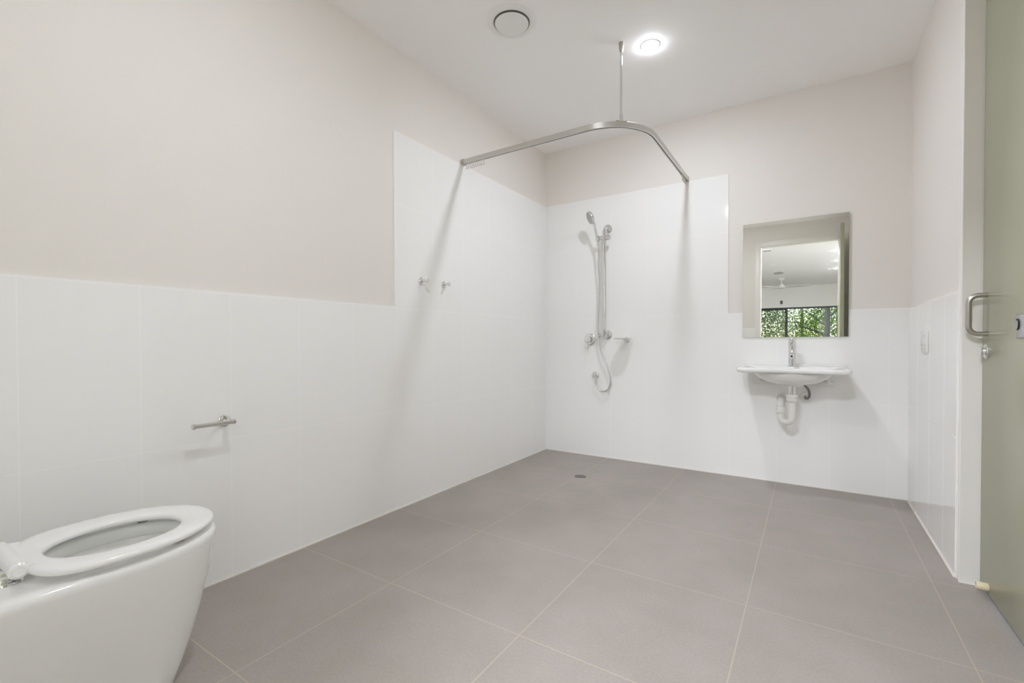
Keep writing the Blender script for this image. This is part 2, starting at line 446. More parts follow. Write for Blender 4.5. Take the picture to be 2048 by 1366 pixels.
# door 2: open leaf behind the camera, seen edge-on in the mirror
d2 = thing('door_2', None, None, (OX1, REAR, 0), kind='structure')
bm = bm_new()
for x0, x1 in ((OX0 - 0.0195, OX0), (OX1, OX1 + 0.0195)): add_box(bm, x0, x1, REAR - 0.1, REAR - TT + 0.001, 0, OH + 0.0195)
add_box(bm, OX0, OX1, REAR - 0.1, REAR - TT + 0.001, OH, OH + 0.0195)
for y0, y1 in ((REAR - TT + 0.0005, REAR + 0.012), (REAR - 0.115, REAR - 0.1005)):
    add_box(bm, OX0 - 0.075, OX0 - 0.006, y0, y1, 0, OH + 0.075, bevel=0.003)
    add_box(bm, OX1 + 0.006, OX1 + 0.075, y0, y1, 0, OH + 0.075, bevel=0.003)
    add_box(bm, OX0 - 0.006, OX1 + 0.006, y0, y1, OH + 0.006, OH + 0.075, bevel=0.003)
obj('door_frame', bm, M_FRAME, d2, smooth=True)
bm = bm_new()
add_box(bm, OX1 - 0.036, OX1 + 0.004, REAR + 0.016, REAR + 0.98, 0.012, OH + 0.02, bevel=0.002)
Rm = Matrix.Translation((OX1, REAR + 0.016, 0)) @ Matrix.Rotation(math.radians(0.9), 4, 'Z') @ Matrix.Translation((-OX1, -REAR - 0.016, 0))
bmesh.ops.transform(bm, matrix=Rm, verts=bm.verts)
obj('door_panel', bm, M_DOOR, d2)

# ------------------------------------------------------------ the next room, seen in the mirror
NX0, NX1, NC = -2.4, 3.35, 2.70
structure(box_obj('floor', (NX0 - .1, NX1 + .1, FAR - 0.12, REAR - 0.1, -0.12, 0.0), M_CARPET))
structure(box_obj('ceiling', (NX0 - .1, NX1 + .1, FAR - 0.12, REAR - 0.1, NC, NC + 0.13), M_CEIL))
structure(box_obj('wall_side', (NX0 - .1, NX0, FAR - 0.12, REAR - 0.1, 0, NC), M_ROOMWALL))
structure(box_obj('wall_side', (NX1, NX1 + .1, FAR - 0.12, REAR - 0.1, 0, NC), M_ROOMWALL))
structure(box_obj('wall_side', (NX0, -0.12, REAR - 0.12, REAR - 0.0, 0, NC), M_ROOMWALL))
structure(box_obj('wall_side', (2.72, NX1, REAR - 0.12, REAR - 0.0, 0, NC), M_ROOMWALL))
WX0, WX1, WZ0, WZ1 = -0.35, 2.743, 0.85, 2.05
bm = bm_new()
add_box(bm, NX0, WX0, FAR - 0.12, FAR, 0, NC)
add_box(bm, WX1, NX1, FAR - 0.12, FAR, 0, NC)
add_box(bm, WX0, WX1, FAR - 0.12, FAR, 0, WZ0)
add_box(bm, WX0, WX1, FAR - 0.12, FAR, WZ1, NC)
structure(obj('wall_far', bm, M_ROOMWALL, smooth=False))
w1 = thing('window_1', None, None, (0.7, FAR, WZ0), kind='structure')
bm = bm_new()
fy0, fy1 = FAR - 0.09, FAR - 0.03
for b in ((WX0, WX1, WZ1 - 0.045, WZ1), (WX0, WX1, WZ0, WZ0 + 0.045), (WX0, WX0 + 0.045, WZ0 + 0.045, WZ1 - 0.045), (WX1 - 0.04, WX1, WZ0 + 0.045, WZ1 - 0.045), (1.385, 1.455, WZ0 + 0.045, WZ1 - 0.045)):
    add_box(bm, b[0], b[1], fy0, fy1, b[2], b[3])
# sash of the sliding half
add_box(bm, WX0 + 0.045, 1.385, fy0 + 0.01, fy1 - 0.015, WZ1 - 0.075, WZ1 - 0.045)
obj('window_frame', bm, M_BLACK, w1, smooth=False)
for a, b in ((WX0 + 0.045, 1.385), (1.455, WX1 - 0.04)):
    box_obj('window_pane', (a, b, FAR - 0.064, FAR - 0.058, WZ0 + 0.045, WZ1 - 0.045), M_PANE, w1)

# ------------------------------------------------------------ downlights
def downlight(loc, watts, label, group, r=0.041, color=(0.925, 0.965, 1.045), hh=0.0055):
    x, y, z = loc
    t = thing('downlight', label, 'ceiling light', (x, y, z), group)
    bm = bm_new()
    add_lathe(bm, (x, y, z + 0.001), (0, 0, -1), [(0, r + 0.015), (0.0012, r + 0.015), (0.002, r + 0.012), (0.002, r + 0.0008), (0.0008, r + 0.0005)], 48)
    obj('bezel', bm, M_PLASTIC, t)
    bm = bm_new(); prof = [(0, r)] + [(hh * math.sin(a), r * math.cos(a)) for a in [k * (PI / 2) / 6 for k in range(1, 6)]] + [(hh, 0.0008)]
    add_lathe(bm, (x, y, z - 0.0015), (0, 0, -1), prof, 32)
    area = PI * (r * r + r * hh)
    obj('diffuser', bm, emitter('downlight_diffuser_glow', color, watts / (PI * area)), t)
    return t
downlight((1.255, -1.02, RH), LAMP_BATH * 0.84, 'round recessed downlight glowing in the ceiling beside the hanging rod', 'bathroom downlights')
downlight((1.19, -2.905, RH), LAMP_BATH * 0.68, 'round bathroom downlight above the toilet side of the room, reflected in the tiles', 'bathroom downlights')
for i, (x, y, lab) in enumerate(((2.505, -6.80, 'nearest of three downlights in the room reflected in the mirror'),
                     (2.525, -8.13, 'middle of three downlights in the room reflected in the mirror'),
                     (2.545, -9.40, 'farthest of three downlights in the room reflected in the mirror'))):
    downlight((x, y, NC), LAMP_ROOM, lab, 'downlights of the next room')

for (x, y, lab) in ((-0.6, -6.80, 'added unseen fill lamp of the far row, the one nearest the bathroom'), (-0.6, -8.13, 'added unseen fill lamp of the far row, the middle one'),
                    (-0.6, -9.40, 'added unseen fill lamp of the far row, the one nearest the window')):
    downlight((x, y, NC), LAMP_ROOM, lab, 'downlights of the next room')  # row outside the mirror's view, added to send fill light into the bathroom
fill_light = downlight((1.65, -5.0, NC), LAMP_ROOM * 4.4, 'large round fill light, added and unseen, just outside the bathroom doorway', None, r=0.24, hh=0.03)  # unseen lamp added for soft fill through the doorway
fill_light.name = 'added_fill_light'

# ------------------------------------------------------------ ceiling exhaust vent
vx, vy = 0.688, -1.622
t = thing('exhaust_vent', 'round white ceiling exhaust vent with a central disc', 'vent', (vx, vy, RH))
bm = bm_new()
add_lathe(bm, (vx, vy, RH), (0, 0, -1), [(0, 0.134), (0.003, 0.134), (0.008, 0.126), (0.010, 0.114), (0.0085, 0.099), (0.0, 0.095)], 64, cap0=False, cap1=False)
obj('outer_ring', bm, M_PLASTIC, t)
bm = bm_new()
add_lathe(bm, (vx, vy, RH), (0, 0, -1), [(-0.0, 0.0955), (0.0012, 0.0955)], 64)
obj('duct_opening', bm, M_VENTGAP, t)
bm = bm_new()
add_lathe(bm, (vx, vy, RH), (0, 0, -1), [(0.009, 0.05), (0.011, 0.087), (0.013, 0.090), (0.0155, 0.0895), (0.0180, 0.085), (0.0190, 0.06), (0.0190, 0.001)], 64)
for a in (0.5, 2.6, 4.7):
    c, s = math.cos(a), math.sin(a)
    add_box(bm, vx + 0.07 * c - 0.004, vx + 0.07 * c + 0.004, vy + 0.07 * s - 0.004, vy + 0.07 * s + 0.004, RH - 0.014, RH - 0.0012)
obj('centre_disc', bm, M_PLASTIC, t)

# ------------------------------------------------------------ curtain track
RX, RY, RZ = 1.242, -1.200, 2.243
t = thing('curtain_track', 'curved satin metal shower curtain track hung between two walls and the ceiling', 'curtain rail', (0.62, RY, RZ))
rad = 0.31
path = [(0.004, RY, RZ), (0.3, RY, RZ), (0.6, RY, RZ)]
path += [(RX - rad + rad * math.sin(a), RY + rad - rad * math.cos(a), RZ) for a in [i * (PI / 2) / 20 for i in range(21)]]
path += [(RX, -0.5, RZ), (RX, -0.25, RZ), (RX, -0.004, RZ)]
prof = [(-0.011, 0.016), (0.011, 0.016), (0.012, 0.015), (0.012, -0.016), (0.004, -0.016), (0.004, -0.006), (-0.004, -0.006), (-0.004, -0.016), (-0.012, -0.016), (-0.012, 0.015)]
bm = bm_new(); add_sweep(bm, path, prof); obj('track', bm, M_TRACK, t, angle=30)
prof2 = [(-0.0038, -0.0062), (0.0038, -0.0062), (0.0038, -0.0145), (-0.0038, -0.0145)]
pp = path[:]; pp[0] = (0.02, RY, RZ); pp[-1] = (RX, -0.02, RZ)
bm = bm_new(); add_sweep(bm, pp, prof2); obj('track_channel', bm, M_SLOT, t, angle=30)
bm = bm_new(); add_box(bm, 0.0, 0.022, RY - 0.0135, RY + 0.0135, RZ - 0.021, RZ + 0.018, bevel=0.002); obj('wall_bracket', bm, M_STEEL, t)
bm = bm_new(); add_box(bm, RX - 0.0135, RX + 0.0135, -0.022, 0.0, RZ - 0.021, RZ + 0.018, bevel=0.002); obj('wall_bracket', bm, M_STEEL, t)
# ceiling rod
k = 0.24 * PI / 1.0
RODA = math.radians(38)
ax_, ay_ = RX - rad + rad * math.sin(RODA), RY + rad - rad * math.cos(RODA)
bm = bm_new(); add_rod(bm, (ax_, ay_, RZ + 0.05), (ax_, ay_, RH - 0.045), 0.0065, 20); ro = obj('ceiling_rod', bm, M_CHROME, t)
bm = bm_new(); add_lathe(bm, (ax_, ay_, RH), (0, 0, -1), [(0, 0.014), (0.004, 0.0145), (0.035, 0.0125), (0.055, 0.0085), (0.056, 0.006)], 28); obj('rod_socket', bm, M_STEEL, ro)
bm = bm_new(); add_lathe(bm, (ax_, ay_, RZ + 0.019), (0, 0, 1), [(0, 0.0105), (0.036, 0.0105), (0.044, 0.0085), (0.05, 0.0065)], 28)
obj('rod_socket', bm, M_CHROME, ro)
bm = bm_new()
c45 = math.cos(PI / 4)
vs0 = []
add_box(bm, -0.034, 0.034, -0.0125, 0.0125, RZ + 0.0155, RZ + 0.0205, bevel=0.0012)
bmesh.ops.transform(bm, matrix=Matrix.Translation((ax_, ay_, 0)) @ Matrix.Rotation(RODA, 4, 'Z'), verts=bm.verts)
obj('rod_plate', bm, M_STEEL, t)

# gliders hanging from the track
def glider(loc, rotz):
    t = thing('curtain_glider', 'small clear curtain glider hanging under the left end of the track', 'curtain glider', (0, 0, 0), 'curtain gliders at the left wall end of the track')
    bm = bm_new()
    pts = [(0, 0, 0.002), (0, 0, -0.022)] + [(0.0 + 0.006 * math.sin(a), 0, -0.028 + 0.006 * math.cos(a)) for a in [i * PI * 1.6 / 10 for i in range(11)]]
    add_tube(bm, pts, 0.0016, 6)
    obj('hook', bm, M_DISH2, t)
    bm = bm_new(); add_lathe(bm, (0, 0, 0.0035), (0, 0, -1), [(0, 0.0024), (0.003, 0.0028), (0.007, 0.0018)], 10); obj('runner', bm, M_PLASTIC, t)
    t.location = loc; t.rotation_euler = (0, 0, rotz)
    return t
M_DISH2 = principled('translucent_nylon', (0.62, 0.61, 0.58), 0.35, 0, 0.5)
g0 = glider((0.036, RY, RZ - 0.0185), 0.1)
for i in range(1, 10):
    dup(g0, (0.036 + i * 0.0165 + random.uniform(-.003, .003), RY, RZ - 0.0185), rotz=random.uniform(-0.5, 0.5))
for i in range(7):
    dup(g0, (RX, -0.046 - i * 0.019 + random.uniform(-.003, .003), RZ - 0.0185), rotz=PI / 2 + random.uniform(-0.5, 0.5),
        label='small clear curtain glider hanging under the back wall end of the track', group='curtain gliders at the back wall end of the track')

# ------------------------------------------------------------ robe hooks
def robe_hook(label):
    t = thing('robe_hook', label, 'hook', (0, 0, 0), 'robe hooks on the left wall')
    bm = bm_new(); add_lathe(bm, (0, 0, 0), (1, 0, 0), [(0, 0.0225), (0.004, 0.0225), (0.007, 0.020), (0.008, 0.016)], 36); obj('wall_flange', bm, M_CHROME, t)
    bm = bm_new(); add_lathe(bm, (0.008, 0, 0), (1, 0, 0), [(0, 0.0085), (0.030, 0.0085), (0.032, 0.0085), (0.034, 0.012), (0.044, 0.012), (0.046, 0.0105)], 28); obj('peg', bm, M_CHROME, t)
    return t
hk = robe_hook('chrome robe hook on the tall white tiles, the one nearer the paint edge')
hk.location = (0, -1.607, 1.372)
dup(hk, (0, -1.40, 1.372), 'chrome robe hook on the tall white tiles, the one nearer the shower corner')

# ------------------------------------------------------------ toilet roll holder
ty, tz = -2.76, 0.665
t = thing('toilet_roll_holder', 'chrome bar toilet roll holder on the left wall above the toilet', 'toilet roll holder', (0, ty, tz))
bm = bm_new(); add_lathe(bm, (0, ty, tz), (1, 0, 0), [(0, 0.0245), (0.005, 0.0245), (0.008, 0.021), (0.009, 0.012)], 40); obj('wall_flange', bm, M_CHROME, t)
bm = bm_new(); add_rod(bm, (0.008, ty, tz), (0.062, ty, tz + 0.003), 0.009, 24); obj('post', bm, M_CHROME, t)
bm = bm_new(); add_lathe(bm, (0.066, ty + 0.014, tz + 0.001), (0, -1, 0.0), [(0, 0.0075), (0.003, 0.0105), (0.012, 0.0105), (0.013, 0.0088), (0.146, 0.0088), (0.148, 0.0112), (0.156, 0.0112), (0.158, 0.0095)], 28); obj('bar', bm, M_CHROME, t)

# ------------------------------------------------------------ shower set
sx = 0.598
t = thing('shower_rail', 'vertical chrome shower grab rail with two round wall flanges', 'rail', (sx, 0, 1.05))
for z in (1.945, 1.05):
    bm = bm_new(); add_lathe(bm, (sx, 0, z), (0, -1, 0), [(0, 0.039), (0.005, 0.039), (0.011, 0.035), (0.015, 0.026), (0.016, 0.018)], 44); obj('wall_flange', bm, M_CHROME, t)
bm = bm_new(); rr = 0.05; ry = -0.075
pth = [(sx, -0.012, 1.05), (sx, ry + rr, 1.05)] + [(sx, ry + rr - rr * math.sin(a), 1.05 + rr - rr * math.cos(a)) for a in [i * PI / 2 / 10 for i in range(1, 11)]]
pth += [(sx, ry, 1.3), (sx, ry, 1.6), (sx, ry, 1.945 - rr)] + [(sx, ry + rr - rr * math.cos(a), 1.945 - rr + rr * math.sin(a)) for a in [i * PI / 2 / 10 for i in range(1, 11)]] + [(sx, -0.012, 1.945)]
add_tube(bm, pth, 0.0155, 24); obj('rail_tube', bm, M_CHROME, t)
# slider: collar, knob and holder cradle
sz = 1.857
bm = bm_new(); add_lathe(bm, (sx, ry, sz - 0.022), (0, 0, 1), [(0, 0.021), (0.003, 0.0235), (0.041, 0.0235), (0.044, 0.021)], 32)
add_rod(bm, (sx - 0.06, ry - 0.008, sz), (sx + 0.012, ry - 0.008, sz), 0.0175, 28, 0.002)
sl = obj('slider_collar', bm, M_CHROME, t)
bm = bm_new(); add_lathe(bm, (sx + 0.014, ry - 0.008, sz), (1, 0, 0), [(0, 0.018), (0.003, 0.0215), (0.036, 0.0215), (0.04, 0.018)], 32); obj('slider_knob', bm, M_CHROME, sl)
hold = Vector((sx - 0.054, ry - 0.020, sz - 0.002))
bm = bm_new(); add_lathe(bm, hold + Vector((0.004, 0.002, -0.028)), (-0.12, -0.12, 0.98), [(0, 0.013), (0.004, 0.0155), (0.045, 0.0180), (0.049, 0.0165)], 28); obj('handset_cradle', bm, M_CHROME, sl)

t = thing('hand_shower', 'chrome round-headed hand shower clipped in its slider with a hanging hose', 'shower head', tuple(hold))
hd = Vector((-0.34, -0.36, 1.0)).normalized()
p0 = hold + Vector((0, 0, -0.02)); p1 = p0 + Vector((-0.016, -0.030, 0.130))
bm = bm_new(); add_lathe(bm, p0, p1 - p0, [(0, 0.009), (0.01, 0.0105), (0.05, 0.0105), (0.11, 0.0085), (0.15, 0.0105)], 24); obj('handle', bm, M_CHROME, t)
nrm = Vector((-0.70, -0.60, -0.42)).normalized()
hc = p1 + Vector((-0.020, -0.022, 0.060))
bm = bm_new(); add_lathe(bm, hc - nrm * 0.018, nrm, [(0, 0.020), (0.006, 0.042), (0.014, 0.053), (0.022, 0.0565), (0.030, 0.0555), (0.033, 0.051)], 48); obj('head_shell', bm, M_CHROME, t)
bm = bm_new(); add_lathe(bm, hc + nrm * 0.0152, nrm, [(0, 0.0500), (0.002, 0.0495), (0.003, 0.04), (0.0035, 0.001)], 48); o = obj('spray_face', bm, noisy('grey_spray_face', (0.50, 0.50, 0.49), 0.22, 0.1, 90), t); o['label'] = 'grey spray face'

hosep = [(0.5465, -0.096, 1.836), (0.549, -0.085, 1.74), (0.541, -0.07, 1.63), (0.541, -0.055, 1.515), (0.535, -0.046, 1.304), (0.528, -0.046, 1.15), (0.529, -0.047, 1.06), (0.535, -0.047, 1.0),
         (0.560, -0.045, 0.90), (0.609, -0.043, 0.783), (0.636, -0.042, 0.69), (0.636, -0.042, 0.63), (0.614, -0.042, 0.587), (0.578, -0.042, 0.570), (0.542, -0.042, 0.582), (0.516, -0.042, 0.622), (0.507, -0.044, 0.668)]
bm = bm_new(); sm = smooth_path(hosep, 22)
add_tube(bm, sm, 0.0078, 12, wave=lambda i: 1.0 if i % 2 else 0.86); ho = obj('shower_hose', bm, M_HOSE, t, angle=70)
bm = bm_new(); add_lathe(bm, (0.5465, -0.096, 1.838), (-0.02, 0.1, -1), [(0, 0.0095), (0.03, 0.0095), (0.034, 0.008)], 20)
obj('hose_nut', bm, M_CHROME, ho)
bm = bm_new(); add_lathe(bm, (0.507, -0.044, 0.664), (0.02, 0, 1), [(0, 0.009), (0.026, 0.0105), (0.03, 0.009)], 20); obj('hose_nut', bm, M_CHROME, ho)

t = thing('shower_outlet', 'round chrome wall outlet elbow feeding the shower hose', 'outlet', (0.488, 0, 0.702))
bm = bm_new(); add_lathe(bm, (0.488, 0, 0.702), (0, -1, 0), [(0, 0.031), (0.005, 0.031), (0.009, 0.027), (0.011, 0.018)], 36); obj('wall_flange', bm, M_CHROME, t)
bm = bm_new(); add_rod(bm, (0.492, -0.01, 0.700), (0.503, -0.055, 0.700), 0.0165, 28, 0.004)
add_rod(bm, (0.504, -0.044, 0.705), (0.506, -0.044, 0.678), 0.0125, 24); obj('elbow', bm, M_CHROME, t)

t = thing('shower_mixer', 'round chrome shower mixer plate with a short down-pointing lever', 'mixer tap', (0.437, 0, 1.012))
bm = bm_new(); add_lathe(bm, (0.437, 0, 1.012), (0, -1, 0), [(0, 0.051), (0.004, 0.051), (0.008, 0.048), (0.010, 0.042)], 56); obj('wall_plate', bm, M_CHROME, t)
bm = bm_new(); add_lathe(bm, (0.437, -0.009, 1.012), (0, -1, 0), [(0, 0.024), (0.030, 0.024), (0.036, 0.021), (0.037, 0.01)], 36); bo = obj('mixer_body', bm, M_CHROME, t)
bm = bm_new(); add_tube(bm, smooth_path([(0.437, -0.036, 1.002), (0.440, -0.060, 0.975), (0.444, -0.072, 0.925)], 6), 0.0042, 14); obj('lever', bm, M_CHROME, bo)

t = thing('hose_guide', 'small chrome ball guide holding the hose beside the mixer', 'hose guide', (0.512, 0, 1.045))
bm = bm_new(); add_lathe(bm, (0.512, 0, 1.045), (0, -1, 0), [(0, 0.024), (0.005, 0.024), (0.012, 0.017), (0.022, 0.016)], 32); obj('wall_flange', bm, M_CHROME, t)
bm = bm_new(); add_lathe(bm, (0.512, -0.0205, 1.045), (0, -1, 0), [(0, 0.011), (0.004, 0.0205), (0.012, 0.0255), (0.0195, 0.0262), (0.0199, 0.024)], 32); obj('knob', bm, M_CHROME, t)

t = thing('soap_dish', 'round glass soap dish on a small chrome wall post', 'soap dish', (0.764, 0, 1.012))
bm = bm_new(); add_lathe(bm, (0.764, 0, 1.006), (0, -1, 0), [(0, 0.024), (0.005, 0.024), (0.009, 0.020), (0.030, 0.012), (0.032, 0.010)], 36)
add_lathe(bm, (0.764, -0.032, 1.006), (0, -1, 0), [(0, 0.012), (0.012, 0.012), (0.014, 0.010)], 28); obj('wall_post', bm, M_CHROME, t)
bm = bm_new(); add_lathe(bm, (0.764, -0.098, 1.0125), (0, 0, 1), [(0, 0.055), (0.0022, 0.0665), (0.0075, 0.068), (0.0085, 0.0675), (0.005, 0.064), (0.0045, 0.001)], 56)
obj('glass_dish', bm, noisy('pale_frosted_glass', (0.66, 0.68, 0.665), 0.18, 0.02, 20), t)
bm = bm_new(); add_rod(bm, (0.764, -0.03, 1.0095), (0.764, -0.098, 1.0095), 0.0028, 12); obj('support', bm, M_CHROME, t)

# ------------------------------------------------------------ mirror
t = thing('wall_mirror', 'frameless rectangular mirror above the wall basin', 'mirror', (1.945, 0, 1.022))
mx0, mx1, mz0, mz1 = 1.634, 2.2585, 1.0215, 1.8355
bm = bm_new(); add_box(bm, mx0, mx1, -0.0095, -0.0045, mz0, mz1); o = obj('glass_edge', bm, M_GLASSEDGE, t, smooth=False)
bm = bm_new()
v = [bm.verts.new(p) for p in ((mx0 + .001, -0.0104, mz0 + .001), (mx1 - .001, -0.0104, mz0 + .001), (mx1 - .001, -0.0104, mz1 - .001), (mx0 + .001, -0.0104, mz1 - .001))]
f0 = bm.faces.new(v)
ex = bmesh.ops.extrude_face_region(bm, geom=[f0]); bmesh.ops.translate(bm, verts=[g for g in ex['geom'] if isinstance(g, bmesh.types.BMVert)], vec=(0, 0.0008, 0))
obj('mirror_face', bm, M_MIRROR, t, smooth=False)
bm = bm_new(); add_box(bm, mx0 + 0.01, mx1 - 0.01, -0.0048, TT, mz0 + 0.18, mz1 - 0.01)
add_box(bm, mx0 + 0.01, mx1 - 0.01, -0.0048, 0.0, mz0 + 0.004, mz0 + 0.17)
obj('backing', bm, M_GLASSEDGE, t, smooth=False)

# ------------------------------------------------------------ wall basin
BX, BY = 1.949, -0.235
t = thing('wall_basin', 'white wall-hung care basin with wide side shelves under the mirror', 'basin', (BX, 0, 0.70))
NB = 96
def sgnpow(c, p): return math.copysign(abs(c) ** p, c)
def outline(ins=0.0, front=0.0):
    """outer plan shape: straight sides, square back, wavy front recessed in the middle"""
    out = []
    for i in range(NB):
        a = 2 * PI * i / NB
        hx_ = 0.308 - ins; hy_ = 0.233 - ins
        e = 2 / 7.0
        x = sgnpow(math.cos(a), e) * hx_; y = sgnpow(math.sin(a), e) * hy_
        if y < 0:
            w = min(1, -y / hy_)
            u = x / 0.308
            y += w * 0.040 * math.exp(-(u / 0.50) ** 4)          # recess in the front
            y -= w * 0.006
        out.append((BX + x, BY + y))
    return out
def ell(a_, b_, cx=BX, cy=-0.275, e=1.0):
    return [(cx + sgnpow(math.cos(2 * PI * i / NB), e) * a_, cy + sgnpow(math.sin(2 * PI * i / NB), e) * b_) for i in range(NB)]
bm = bm_new(); rings = []
def ring(pts, z): rings.append([bm.verts.new((x, y, z)) for x, y in pts])
ring(ell(0.03, 0.03), 0.706)
ring(ell(0.060, 0.060), 0.707); ring(ell(0.064, 0.062), 0.714)
ring(ell(0.105, 0.090), 0.719); ring(ell(0.150, 0.120), 0.733); ring(ell(0.185, 0.140), 0.752); ring(ell(0.214, 0.155), 0.776); ring(ell(0.226, 0.160), 0.790)
ring(outline(0.018), 0.792); ring(outline(0.004), 0.796); ring(outline(0.0), 0.803); ring(outline(0.0), 0.815); ring(outline(0.003), 0.821); ring(outline(0.010), 0.824); ring(outline(0.020), 0.822)
ring(ell(0.222, 0.150, cy=-0.285, e=0.9), 0.821); ring(ell(0.212, 0.142, cy=-0.285, e=0.9), 0.812); ring(ell(0.19, 0.125, cy=-0.285), 0.775); ring(ell(0.14, 0.095, cy=-0.285), 0.745); ring(ell(0.03, 0.03), 0.730)
rings_to_faces(bm, rings)
add_box(bm, BX - 0.306, BX + 0.306, -0.020, -0.0015, 0.800, 0.838, bevel=0.004)
obj('bowl', bm, M_CERAMIC, t, angle=50)
for s in (-1, 1):
    bm = bm_new(); add_lathe(bm, (BX + s * 0.262, -0.215, 0.8225), (0, 0, 1), [(0, 0.017), (0.0012, 0.016), (0.0013, 0.006)], 28)
    o = obj('overflow_slot', bm, noisy('grey_recess', (0.55, 0.55, 0.54), 0.4, 0.02, 9), t)
bm = bm_new(); add_box(bm, 1.70, 2.185, -0.012, -0.0015, 0.690, 0.722, bevel=0.002); br = obj('support_bracket', bm, M_PLASTIC, t)
for xx in (1.752, 2.146):
    bm = bm_new(); add_box(bm, xx - 0.008, xx + 0.008, -0.16, -0.010, 0.716, 0.792, bevel=0.002); obj('bracket_arm', bm, M_PLASTIC, br)

# basin tap
tx, tyy = 1.945, -0.078
t = thing('basin_tap', 'tall chrome pin-lever tap on the back ledge of the basin', 'tap', (tx, tyy, 0.823))
bm = bm_new(); add_lathe(bm, (tx, tyy, 0.8225), (0, 0, 1), [(0, 0.0275), (0.004, 0.0275), (0.007, 0.0235), (0.135, 0.0225), (0.137, 0.0215), (0.139, 0.0225), (0.182, 0.0225), (0.190, 0.021), (0.192, 0.012)], 36); bo = obj('tap_body', bm, M_CHROME, t)
bm = bm_new(); add_rod(bm, (tx, tyy - 0.015, 0.905), (tx + 0.001, tyy - 0.125, 0.893), 0.0125, 24, 0.001); sp_ = obj('spout', bm, M_CHROME, t)
bm = bm_new(); add_rod(bm, (tx + 0.001, tyy - 0.1245, 0.893), (tx + 0.001, tyy - 0.1262, 0.8928), 0.0075, 20); obj('aerator', bm, M_DARK, sp_)
bm = bm_new(); add_rod(bm, (tx, tyy - 0.01, 1.000), (tx, tyy - 0.058, 1.006), 0.0036, 14); obj('pin_lever', bm, M_CHROME, t)

# waste and trap
wx, wy = 1.951, -0.235
t = thing('basin_trap', 'off-white plastic bottle-bend trap and chrome waste under the basin', 'pipe trap', (wx, wy, 0.44))
bm = bm_new(); add_lathe(bm, (wx, wy, 0.706), (0, 0, -1), [(0, 0.030), (0.006, 0.030), (0.0065, 0.0225), (0.075, 0.0225)], 32); o = obj('waste_tail', bm, M_CHROME, t); o['label'] = 'chrome waste tailpiece'
bm = bm_new(); add_lathe(bm, (wx, wy, 0.650), (0, 0, -1), [(0, 0.026), (0.002, 0.033), (0.018, 0.0355), (0.022, 0.031), (0.026, 0.031), (0.03, 0.0345), (0.045, 0.0335), (0.052, 0.026)], 32); obj('union_nut', bm, M_OLDPLASTIC, t)
bm = bm_new()
ux, uy = 1.884, -0.185
R_ = 0.0345
cxm, cym = (wx + ux) / 2, (wy + uy) / 2
pts = [(wx, wy, 0.61), (wx, wy, 0.54), (wx, wy, 0.50)]
for i in range(1, 12):
    a = PI * i / 12
    pts.append((cxm + (wx - ux) / 2 * math.cos(a), cym + (wy - uy) / 2 * math.cos(a), 0.495 - 0.036 * math.sin(a)))
pts += [(ux, uy, 0.50), (ux, uy, 0.54), (ux, uy, 0.565)]
for i in range(1, 9):
    a = PI / 2 * i / 8
    pts.append((ux, uy + 0.03 * (1 - math.cos(a)), 0.565 + 0.03 * math.sin(a)))
pts += [(ux, -0.1, 0.595), (ux, -0.002, 0.595)]
add_tube(bm, pts, 0.0205, 24); obj('bend_pipe', bm, M_OLDPLASTIC, t)
bm = bm_new(); add_lathe(bm, (ux, uy, 0.517), (0, 0, 1), [(0, 0.024), (0.002, 0.0305), (0.012, 0.0305), (0.015, 0.027), (0.040, 0.0265), (0.046, 0.022)], 32); obj('union_nut', bm, M_OLDPLASTIC, t)
bm = bm_new(); add_lathe(bm, (ux, 0, 0.595), (0, -1, 0), [(0, 0.034), (0.008, 0.033), (0.018, 0.023)], 32); obj('wall_collar', bm, M_OLDPLASTIC, t)

t = thing('water_hose', 'short dark braided water hose curling from basin to a white wall collar', 'hose', (2.03, -0.02, 0.62))
bm = bm_new()
add_tube(bm, smooth_path([(2.012, -0.135, 0.722), (2.020, -0.13, 0.700), (2.040, -0.12, 0.672), (2.046, -0.105, 0.64), (2.040, -0.085, 0.615), (2.027, -0.055, 0.606), (2.022, -0.012, 0.612)], 8), 0.0078, 16)
obj('braided_tube', bm, M_BRAID, t)
bm = bm_new(); add_lathe(bm, (2.024, 0, 0.613), (0, -1, 0), [(0, 0.036), (0.004, 0.036), (0.011, 0.030), (0.013, 0.012)], 36); obj('wall_collar', bm, M_OLDPLASTIC, t)

# ------------------------------------------------------------ power outlet
t = thing('power_outlet', 'white double power outlet with rocker switches on the right wall tiles', 'power outlet', (RW, -0.485, 0.985))
bm = bm_new(); add_box(bm, RW - 0.011, RW, -0.560, -0.425, 0.930, 1.045, bevel=0.003); obj('plate', bm, M_PLASTIC, t)
for yy in (-0.455, -0.53):
    bm = bm_new(); add_box(bm, RW - 0.0145, RW - 0.0108, yy - 0.008, yy + 0.008, 1.010, 1.030, bevel=0.0012); obj('rocker_switch', bm, M_PLASTIC, t)
    bm = bm_new()
    add_box(bm, RW - 0.0114, RW - 0.0106, yy - 0.011, yy - 0.007, 0.966, 0.975); add_box(bm, RW - 0.0114, RW - 0.0106, yy + 0.007, yy + 0.011, 0.966, 0.975); add_box(bm, RW - 0.0114, RW - 0.0106, yy - 0.0015, yy + 0.0015, 0.946, 0.956)
    obj('socket_slots', bm, noisy('grey_slot', (0.35, 0.35, 0.34), 0.5, 0.02, 9), t, smooth=False)

